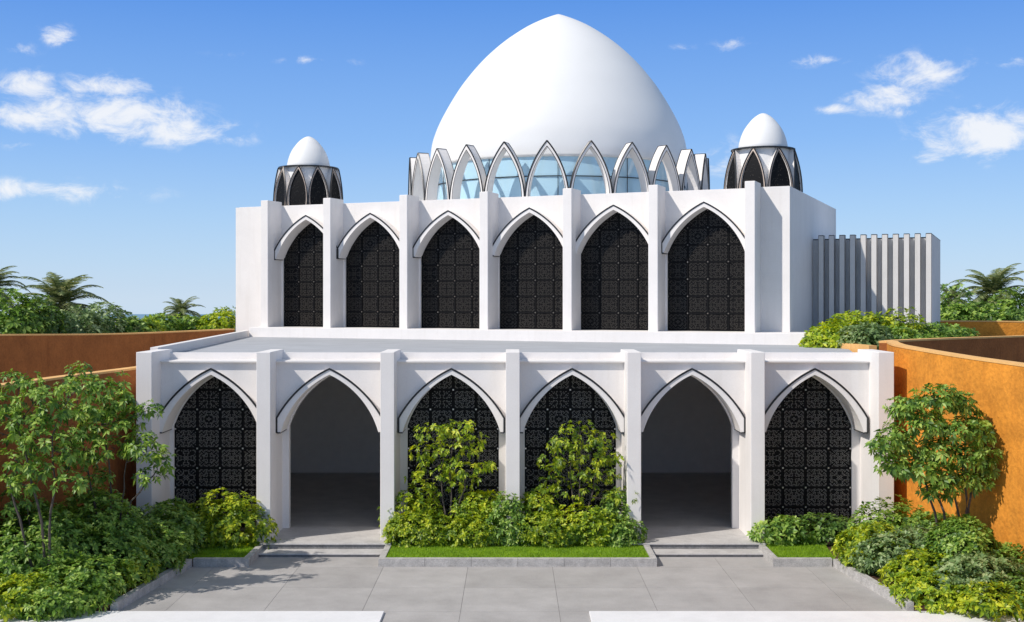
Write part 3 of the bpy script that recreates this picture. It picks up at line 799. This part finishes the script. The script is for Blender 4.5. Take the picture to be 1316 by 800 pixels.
def palm(x,y,z,h,R,label,seed,nf=30,lean=0):
    rng=np.random.RandomState(seed); root=tag(empty('palm_tree',(x,y,z)),label,'palm tree','palms beyond the garden walls')
    mb=MB(); pts=[(lean*t*t,0,h*t) for t in np.linspace(0,1,9)]; mb.tube(pts,[.2-.04*t+.02*(i%2) for i,t in enumerate(np.linspace(0,1,9))],n=9); mb.build('trunk',M['bark'],root)
    V=[];Fq=[]
    for i in range(nf):
        az=i*2.39996+rng.uniform(-.2,.2); el=math.radians(86-100*(i/nf)**.9+rng.uniform(-6,6)); L=R*rng.uniform(.9,1.12)
        d=np.array([math.cos(az),math.sin(az),0]); p=np.array([lean,0,h-.05]); m=26; e=el
        side=np.array([-d[1],d[0],0])
        for k in range(m):
            t=k/m; st=L/m; dirv=d*math.cos(e)+np.array([0,0,math.sin(e)]); q=p+dirv*st; e-=(.85+.9*t)/m*1.3
            # rachis
            b=len(V); w=.02*(1-t)+.006
            V+= [p-side*w,p+side*w,q+side*w,q-side*w]; Fq.append((b,b+1,b+2,b+3))
            if t>.08:
                ll=R*.30*math.sin(PI*min(1,t*.85+.14))**.7*(1.02-.5*t)
                for s in (-1,1):
                    for jj in (0,.5):
                        pp=p+dirv*st*jj
                        tip=pp+side*s*ll*.75+dirv*ll*.62+np.array([0,0,-ll*.28*rng.uniform(.4,1.5)])
                        b=len(V); ww=dirv*R*.017
                        V+=[pp-ww,pp+ww,tip+ww*.2,tip-ww*.2]; Fq.append((b,b+1,b+2,b+3))
            p=q
    rawobj('crown',np.array(V),np.array(Fq),M['palm'],root)
    return root

# central bed: hedge in front, taller shrubs behind, two small trees
S=shrub; g='low rounded shrubs at the front of the central bed'
def pxs(name,px,ptop,Y,wpx,z,mat,label,dpt=.55,**kw):
    """a shrub whose top shows at ptop, standing on z, wpx wide"""
    rx=wpx*Y/F/2; h=gz(ptop,Y)-z
    return shrub(name,gx(px,Y),Y,z,rx,dpt,h/1.03,mat,label,**kw)
B=M['bright'];LM=M['lime'];MI=M['mid'];DP=M['deep'];SG=M['sage']
g1='low shrubs along the back of the central lawn'
pxs('shrub',533,656,33.8,84,.15,B,'low rounded yellow-green shrub at the left end of the central bed',size=.115,seed=1,group=g1,dpt=.45)
pxs('shrub',612,668,33.7,78,.15,B,'lowest rounded shrub, left of the middle of the central bed',size=.115,seed=2,group=g1,dpt=.45)
pxs('shrub',702,660,33.75,76,.15,B,'low yellow-green shrub just right of the middle pier',size=.115,seed=3,group=g1,dpt=.42)
pxs('shrub',764,656,33.75,76,.15,LM,'bright lime low shrub in front of the right small tree',size=.115,seed=4,group=g1,dpt=.42)
pxs('shrub',796,666,33.8,52,.15,MI,'darker green low shrub at the right end of the central bed',size=.115,seed=5,group=g1,dpt=.42)
g2='taller shrubs behind the low ones in the central bed'
pxs('shrub',533,632,34.3,66,.15,B,'loose tall shrub under the left small tree',size=.125,seed=6,group=g2,dpt=.5,dens=.7)
pxs('shrub',616,632,34.3,74,.15,LM,'bright tall shrub between the left small tree and the middle pier',size=.125,seed=7,group=g2,dpt=.45,dens=.9)
pxs('shrub',655,640,33.72,50,.15,MI,'dark green shrub directly in front of the middle pier',size=.125,seed=8,group=g2,dpt=.3)
pxs('shrub',690,634,34.3,58,.15,B,'tall shrub between the middle pier and the right small tree',size=.125,seed=9,group=g2,dpt=.45,dens=.8)
pxs('shrub',796,630,34.4,48,.15,MI,'tall darker shrub beside the pier of the right doorway',size=.125,seed=10,group=g2,dpt=.45,dens=.7)
def bays_tree(px,top,label,seed,mat,cl,sh):
    Y=34.15; x=gx(px,Y)
    stems=[[(-.04,0,0),(-.12,0,.9),(-.25,.05,1.9),(-.15,0,2.7)],[(.03,0,0),(.06,.02,1.0),(.05,0,2.0),(.1,0,2.9)],[(.08,.02,0),(.2,0,.8),(.45,0,1.6),(.5,0,2.1)]]
    c=[((a-px)*Y/F,d,gz(b,Y)-.15,rw*Y/F,.28,rh*Y/F) for a,b,rw,rh,d in cl]
    tree('small_tree',x,Y,.15,stems,c,mat,label,size=.13,seed=seed,trunkr=.032,dens=sh*.9,group='small trees in the central bed')
bays_tree(577,538,'small lime leaved tree in front of the third arch from the left',1,LM,[(560,556,26,14,0),(590,552,24,14,.1),(606,570,20,12,0),(548,578,22,12,-.1),(580,580,30,13,.1),(555,600,26,12,.1),(596,604,30,14,-.1),(620,600,16,9,0),(535,612,14,8,0),(575,622,30,13,.1)],.62)
bays_tree(743,543,'small leafy tree in front of the fourth arch from the left',2,B,[(742,554,22,13,0),(722,570,22,13,0),(765,566,24,14,.1),(745,584,30,14,-.1),(712,594,18,12,0),(780,590,20,12,0),(735,606,30,13,.1),(770,612,28,13,0),(708,618,16,9,0),(798,636,22,10,0),(745,632,28,12,.1)],.68)
# left bay and left bed
pxs('shrub',289,640,33.9,108,.15,B,'rounded yellow-green shrub in front of the leftmost screen',size=.14,seed=11,dpt=.75)
pxs('shrub',222,645,34.2,78,.15,MI,'dark green shrub at the foot of the left end pier',seed=12,dpt=.6)
# right bay
pxs('shrub',1008,664,34.0,76,.15,MI,'low green shrub left of the rightmost screen foot',seed=13,dpt=.5)
pxs('shrub',1066,664,34.1,70,.15,DP,'low deep green shrub under the rightmost screen',seed=14,dpt=.5)
gl='dense shrubs of the left planting bed'
L=[(200,652,32.6,110,MI,'leafy shrub touching the kerb corner on the left'),
   (120,630,31.0,120,MI,'dark shrub in front of the left wall below the trees'),
   (180,672,30.9,120,MI,'mid green shrub over the middle of the left kerb'),
   (40,650,29.6,130,MI,'dark shrub at the left edge under the multi-stem tree'),
   (105,688,29.3,140,MI,'broad shrub in the middle of the left bed'),
   (20,684,28.3,130,MI,'leafy shrub at the left edge of the picture'),
   (160,702,29.6,80,B,'yellow-green shrub leaning over the left kerb'),
   (95,718,28.0,130,MI,'big foreground shrub beside the left kerb'),
   (25,742,27.2,110,B,'lighter foreground shrub in the lower left corner'),
   (62,655,28.9,120,MI,'tall leafy shrub around the stems at the left edge'),
   (130,652,30.0,110,MI,'leafy shrub around the stems of the tree nearer the building'),
   (75,748,27.0,100,MI,'lowest foreground shrub at the near end of the left kerb')]
for i,(px,pt,Y,w,m,lab) in enumerate(L): pxs('shrub',px,pt,Y,w,.1,m,lab,seed=20+i,group=gl,dpt=.95,size=.145)
gr='dense shrubs of the right planting bed'
Rr=[(1140,652,32.8,96,MI,'shrub at the foot of the right end pier'),
   (1200,657,31.8,110,MI,'leafy shrub below the slender tree on the right'),
   (1118,676,31.2,74,B,'yellow-green shrub at the corner of the right kerb'),
   (1238,664,29.2,86,MI,'taller shrub standing against the stems of the slender tree'),
   (1160,682,30.4,110,SG,'pale sage shrub in the middle of the right bed'),
   (1245,688,30.2,110,MI,'green shrub against the sunlit orange wall'),
   (1195,710,29.0,110,B,'bright shrub over the middle of the right kerb'),
   (1300,706,28.9,90,MI,'shrub at the right edge of the picture by the wall'),
   (1210,738,27.9,110,LM,'lime foreground shrub at the end of the right kerb'),
   (1262,712,28.2,120,SG,'large sage foreground shrub in the lower right'),
   (1310,742,27.4,100,MI,'dark foreground shrub in the lower right corner'),
   (1262,752,27.0,90,B,'lowest bright shrub at the bottom right of the bed')]
for i,(px,pt,Y,w,m,lab) in enumerate(Rr): pxs('shrub',px,pt,Y,w,.1,m,lab,seed=40+i,group=gr,dpt=.9,size=.145)
# right slender tree
def clset(px,Y,cl,z=.12): return [((a-px)*Y/F,d,gz(b,Y)-z,rw*Y/F,rd,rh*Y/F) for a,b,rw,rh,d,rd in cl]
Y=29.9; bx=1236
cl=clset(bx,Y,[(1205,510,30,15,0,.5),(1235,520,24,14,.2,.4),(1165,525,26,15,0,.45),(1190,545,36,17,0,.5),(1240,552,32,16,-.1,.5),(1150,565,26,16,0,.45),(1205,578,34,15,.1,.5),(1262,545,20,12,.2,.3),(1250,585,34,15,0,.45),(1280,575,18,13,.1,.3),(1145,592,22,12,-.1,.4),(1180,602,34,13,0,.45),(1225,612,30,12,.1,.4),(1280,605,20,13,.1,.3),(1135,572,18,12,-.2,.3),(1205,628,26,11,0,.4),(1262,620,26,11,.1,.35)])
tree('slender_tree',gx(bx,Y),Y,.12,[[(0,0,0),(-.05,0,1.6),(-.35,0,2.8),(-.6,0,3.8)],[(.03,0,0),(.12,0,1.7),(.05,0,2.8),(.1,0,4.1)],[(.06,0,0),(.2,0,1.8),(.35,.1,2.7),(.7,.1,3.5)],[(-.25,0,0),(-.45,0,1.7),(-.8,0,2.6),(-1.2,0,3.4)],[(-.3,.1,0),(-.7,0,1.7),(-.9,.1,2.5),(-.7,.1,3.2)]],cl,MI,'slender multi-stem tree in front of the sunlit orange wall on the right',size=.165,seed=3,trunkr=.04,
     wallx=lambda X,Yy:(X<12.05+(31.6-Yy)*.24-.1),dens=1.7)
# left multi-stem trees
wl=lambda X,Yy:(X>-12.05-(31.5-Yy)*.2)
Y=30.4; bx=140
cl=clset(bx,Y,[(100,480,14,12,0,.35),(128,495,30,14,0,.5),(150,515,30,15,.1,.5),(115,525,36,16,-.1,.5),(140,545,36,15,0,.5),(165,540,24,13,.2,.4),(110,560,32,14,0,.5),(150,575,32,13,-.1,.5),(195,525,12,9,0,.3),(178,565,22,12,0,.4),(105,590,28,12,.1,.4),(190,578,26,11,-.1,.4),(205,592,18,10,-.1,.3),(195,612,20,10,-.1,.35),(125,612,22,9,.1,.35)])
tree('leafy_tree',gx(bx,Y),Y,.12,[[(0,0,0),(.05,0,1.7),(0,0,2.9),(-.2,0,3.9)],[(.05,0,0),(.35,0,1.9),(.45,0,2.9)],[(-.1,0,0),(-.4,0,1.8),(-.6,0,3.0),(-.8,0,4.2)],[(.1,0,0),(.6,0,1.9),(1.2,-.1,2.6)]],cl,MI,'leafy tree reaching over the left end pier of the arcade',size=.17,seed=4,trunkr=.035,wallx=wl,dens=.95)
Y=27.9; bx=62
cl=clset(bx,Y,[(25,488,28,14,0,.4),(95,498,26,14,0,.4),(-5,520,34,17,0,.5),(50,510,30,14,0,.5),(40,540,36,16,0,.5),(75,530,26,14,.1,.4),(0,556,30,15,0,.5),(60,565,34,15,-.1,.5),(20,590,34,14,0,.5),(85,580,22,12,.1,.4),(60,600,24,10,0,.4),(28,622,28,11,0,.4),(90,618,24,10,0,.35)])
tree('leafy_tree',gx(bx,Y),Y,.12,[[(0,0,0),(.05,0,1.7),(.15,0,2.9),(.1,0,3.9)],[(-.05,0,0),(-.15,0,1.8),(-.5,0,3.2),(-.7,0,4.2)],[(-.2,0,0),(-.7,0,1.9),(-1.0,0,3.0)]],cl,MI,'leafy tree at the left edge in front of the brown wall',size=.17,seed=5,trunkr=.04,wallx=lambda X,Yy:(X>-12.6)|(Yy<28.1),dens=.85)
Y=28.6; bx=40
cl=clset(bx,Y,[(30,640,24,13,0,.35),(8,655,18,10,0,.3),(20,612,12,9,0,.3)])
tree('young_tree',gx(bx,Y),Y,.12,[[(0,0,0),(0,0,1.2),(-.1,0,2.2)],[(-.05,0,0),(-.2,0,1.4),(-.5,0,2.4)]],cl,DP,'short sapling at the left edge below the leafy tree',size=.16,seed=6,trunkr=.025,dens=.7)

# roof terrace shrubs right of the podium
gt='shrubs in the roof terrace planter'
T=[(1068,418,43.6,74,LM,'bright lime terrace shrub next to the podium'),(1092,402,45.4,76,LM,'tallest lime terrace shrub in front of the first fins'),(1122,406,44.8,66,B,'yellow-green terrace shrub below the middle fins'),
   (1112,418,42.3,60,SG,'sage terrace shrub above the end of the arcade roof'),(1152,408,44.6,66,B,'green terrace shrub below the right fins'),(1185,414,44.8,66,MI,'mid green terrace shrub below the last fins'),(1222,420,45.2,56,MI,'lowest terrace shrub at the right end of the row'),(1155,424,42.9,70,MI,'green terrace shrub behind the tip of the orange wall')]
for i,(px,pt,Y,w,m,lab) in enumerate(T): pxs('shrub',px,pt,Y,w,5.36,m,lab,seed=60+i,group=gt,dpt=1.0,size=.21)
# hedges beyond, left
gh='hedge shrubs beyond the left wall'
Hh=[(8,388,50,90,MI,'large dark hedge shrub at the far left above the brown wall'),(48,386,51,60,DP,'dark hedge shrub left of the tall palm'),(100,398,53,66,SG,'greyish shrub in front of the tall palm'),(135,396,55,54,SG,'pale shrub right of the tall palm'),
    (172,408,56,50,MI,'small green shrub between the two palms'),(205,404,60,44,MI,'rounded shrub left of the small palm'),(242,408,62,44,MI,'shrub at the foot of the small palm'),(282,400,62,52,LM,'bright yellow-green shrub beside the upper hall'),(188,412,57,40,B,'low bright shrub between the hedge shrubs')]
for i,(px,pt,Y,w,m,lab) in enumerate(Hh): pxs('hedge_shrub',px,pt,Y,w,5.25,m,lab,seed=80+i,group=gh,dpt=1.1,size=.27,dens=1.1)
gh='hedge shrubs above the far right wall'
Hh=[(1225,384,61,50,MI,'hedge shrub beside the annex corner'),(1258,388,61.5,46,DP,'dark hedge shrub left of the right palm trunk'),(1290,386,62,50,MI,'hedge shrub right of the palm trunk'),(1322,382,62,50,DP,'hedge shrub at the right edge above the far wall'),(1240,398,60,44,MI,'low hedge shrub over the far orange wall'),(1275,398,60,44,MI,'low hedge shrub under the right palm'),(1308,398,60,44,DP,'low dark hedge shrub at the right edge')]
for i,(px,pt,Y,w,m,lab) in enumerate(Hh): pxs('hedge_shrub',px,pt,Y,w,5.4,m,lab,seed=100+i,group=gh,dpt=.9,size=.27,dens=1.1)
palm(gx(78,62),62,5.2,gz(392,62)-5.2,2.75,'largest palm above the left brown wall',1,nf=34)
palm(gx(-14,57),57,5.2,gz(372,57)-5.2,2.0,'palm cut by the left edge of the picture',2)
palm(gx(233,76),76,5.2,gz(402,76)-5.2,1.75,'small distant palm near the upper hall',3,nf=24)
palm(gx(1277,70),70,5.3,gz(379,70)-5.3,2.7,'tall palm at the right behind the hedge',4,nf=34)
palm(gx(1222,78),78,5.3,gz(384,78)-5.3,1.9,'small palm half hidden behind the annex',5,nf=24)

# ================================================================== LIGHT, SKY, CAMERA
sv=Vector((.90,.50,-1.0)).normalized()
sd=bpy.data.lights.new('sun','SUN'); sd.energy=4.3; sd.angle=math.radians(.55); sd.color=(1,.94,.86)
so=bpy.data.objects.new('sun',sd); COL.objects.link(so); so.rotation_euler=sv.to_track_quat('-Z','Y').to_euler(); so.location=(-30,-20,40)
w=bpy.data.worlds.new('World'); scn.world=w; w.use_nodes=True; nt=w.node_tree; n=nt.nodes; l=nt.links; n.clear()
out=n.new('ShaderNodeOutputWorld'); bg=n.new('ShaderNodeBackground'); sky=n.new('ShaderNodeTexSky'); sky.sky_type='NISHITA'; sky.sun_disc=False
sky.sun_elevation=math.asin(-sv.z); sky.sun_rotation=math.atan2(-sv.x,-sv.y)%(2*PI); sky.air_density=1.0; sky.dust_density=.6; sky.ozone_density=2.0; sky.altitude=10
tc=n.new('ShaderNodeTexCoord'); sep=n.new('ShaderNodeSeparateXYZ'); l.new(tc.outputs['Generated'],sep.inputs[0])
mxz=n.new('ShaderNodeMath'); mxz.operation='MAXIMUM'; mxz.inputs[1].default_value=.012; l.new(sep.outputs['Z'],mxz.inputs[0])
cmb=n.new('ShaderNodeCombineXYZ'); l.new(sep.outputs['X'],cmb.inputs[0]); l.new(sep.outputs['Y'],cmb.inputs[1]); l.new(mxz.outputs[0],cmb.inputs[2]); l.new(cmb.outputs[0],sky.inputs['Vector'])
def mth(op,a,b=None,c=None):
    q=n.new('ShaderNodeMath'); q.operation=op
    for i,v in enumerate((a,b,c)):
        if v is None: continue
        if isinstance(v,(int,float)): q.inputs[i].default_value=v
        else: l.new(v,q.inputs[i])
    return q.outputs[0]
az=mth('ARCTAN2',sep.outputs['X'],sep.outputs['Y']); el=mth('ARCSINE',sep.outputs['Z'])
def azel(px,py):
    x,z=(px-CX)/F,(HY-py)/F; return math.atan2(x,1), math.atan2(z,math.hypot(x,1))
cl=[(74,46,15,13,.9),(38,108,28,14,1),(135,112,48,13,1),(20,150,48,17,1),(140,148,90,25,1.15),(225,168,65,15,1.05),(290,180,30,7,.7),(35,188,22,6,.6),(60,245,95,11,.85),(20,62,25,9,.45),
    (1182,92,45,19,1.05),(1140,126,40,15,1),(1268,170,62,26,1.2),(1078,141,22,6,.8),(1200,200,22,9,.75),(1048,78,36,7,.5),(930,205,45,28,.42),(940,58,24,9,.45),(880,60,16,5,.4),(400,78,90,5,.4),(1300,80,26,7,.5),(1165,145,14,6,.6),(330,72,60,4,.3),(1232,206,30,7,.3)]
tot=None
for (px,py,rw,rh,am) in cl:
    a0,e0=azel(px,py); u=mth('MULTIPLY',mth('SUBTRACT',az,a0),F/(rw*1.05)); v=mth('MULTIPLY',mth('SUBTRACT',el,e0),F/(rh*1.05))
    r2=mth('ADD',mth('MULTIPLY',u,u),mth('MULTIPLY',v,v)); g_=mth('MULTIPLY',mth('EXPONENT',mth('MULTIPLY',r2,-.8)),am)
    tot=g_ if tot is None else mth('MAXIMUM',tot,g_)
cv=n.new('ShaderNodeCombineXYZ'); l.new(az,cv.inputs[0]); l.new(mth('MULTIPLY',el,1.7),cv.inputs[1])
nz=n.new('ShaderNodeTexNoise'); nz.inputs['Scale'].default_value=30; nz.inputs['Detail'].default_value=12; nz.inputs['Roughness'].default_value=.66; nz.inputs['Distortion'].default_value=.4
l.new(cv.outputs[0],nz.inputs['Vector'])
den=mth('ADD',mth('MULTIPLY',tot,1.1),mth('MULTIPLY',mth('SUBTRACT',nz.outputs['Fac'],.5),3.3))
mr=n.new('ShaderNodeMapRange'); mr.interpolation_type='SMOOTHSTEP'; mr.inputs['From Min'].default_value=.22; mr.inputs['From Max'].default_value=1.4; l.new(den,mr.inputs['Value'])
gate=n.new('ShaderNodeMapRange'); gate.inputs['From Min'].default_value=.08; gate.inputs['From Max'].default_value=.4; l.new(tot,gate.inputs['Value'])
cf=mth('MULTIPLY',mth('MULTIPLY',mr.outputs['Result'],gate.outputs['Result']),.88)
rp=n.new('ShaderNodeValToRGB'); E=rp.color_ramp.elements; K=9.1
elr=mth('DIVIDE',el,PI/2)
pts=[(0,(.60,.76,.95)),(.02,(.50,.71,.96)),(.045,(.40,.64,.97)),(.085,(.25,.50,.96)),(.16,(.10,.31,.85)),(.3,(.25,.36,.56)),(.6,(.33,.39,.48)),(1,(.33,.38,.45))]
E[0].position=0; E[0].color=(*pts[0][1],1); E[1].position=1; E[1].color=(*pts[-1][1],1)
for p_,c_ in pts[1:-1]: q_=E.new(p_); q_.color=(*c_,1)
l.new(elr,rp.inputs['Fac'])
sc=n.new('ShaderNodeMixRGB'); sc.blend_type='MULTIPLY'; sc.inputs['Fac'].default_value=1; sc.inputs['Color2'].default_value=(K,K,K,1); l.new(rp.outputs['Color'],sc.inputs['Color1'])
hs=n.new('ShaderNodeMixRGB'); hs.inputs['Fac'].default_value=.85; l.new(sky.outputs['Color'],hs.inputs['Color1']); l.new(sc.outputs['Color'],hs.inputs['Color2'])
mix=n.new('ShaderNodeMixRGB'); mix.inputs['Color2'].default_value=(8.6,8.7,8.9,1); l.new(cf,mix.inputs['Fac']); l.new(hs.outputs['Color'],mix.inputs['Color1'])
l.new(mix.outputs['Color'],bg.inputs['Color']); bg.inputs['Strength'].default_value=.11; l.new(bg.outputs[0],out.inputs['Surface'])

cd=bpy.data.cameras.new('camera'); cd.sensor_width=36; cd.sensor_fit='HORIZONTAL'; cd.lens=36*F/1316; cd.clip_end=6000; cd.clip_start=.1
cd.shift_y=(HY-400)/1316
co=bpy.data.objects.new('camera',cd); COL.objects.link(co); co.location=(0,0,HC); co.rotation_euler=(PI/2,0,0); scn.camera=co
scn.view_settings.view_transform='Standard'; scn.view_settings.look='None'; scn.view_settings.gamma=1; scn.view_settings.exposure=0.0
scn.render.engine='CYCLES'; scn.render.resolution_x=1024; scn.render.resolution_y=622
scn.cycles.max_bounces=10; scn.cycles.diffuse_bounces=8; scn.cycles.transparent_max_bounces=8
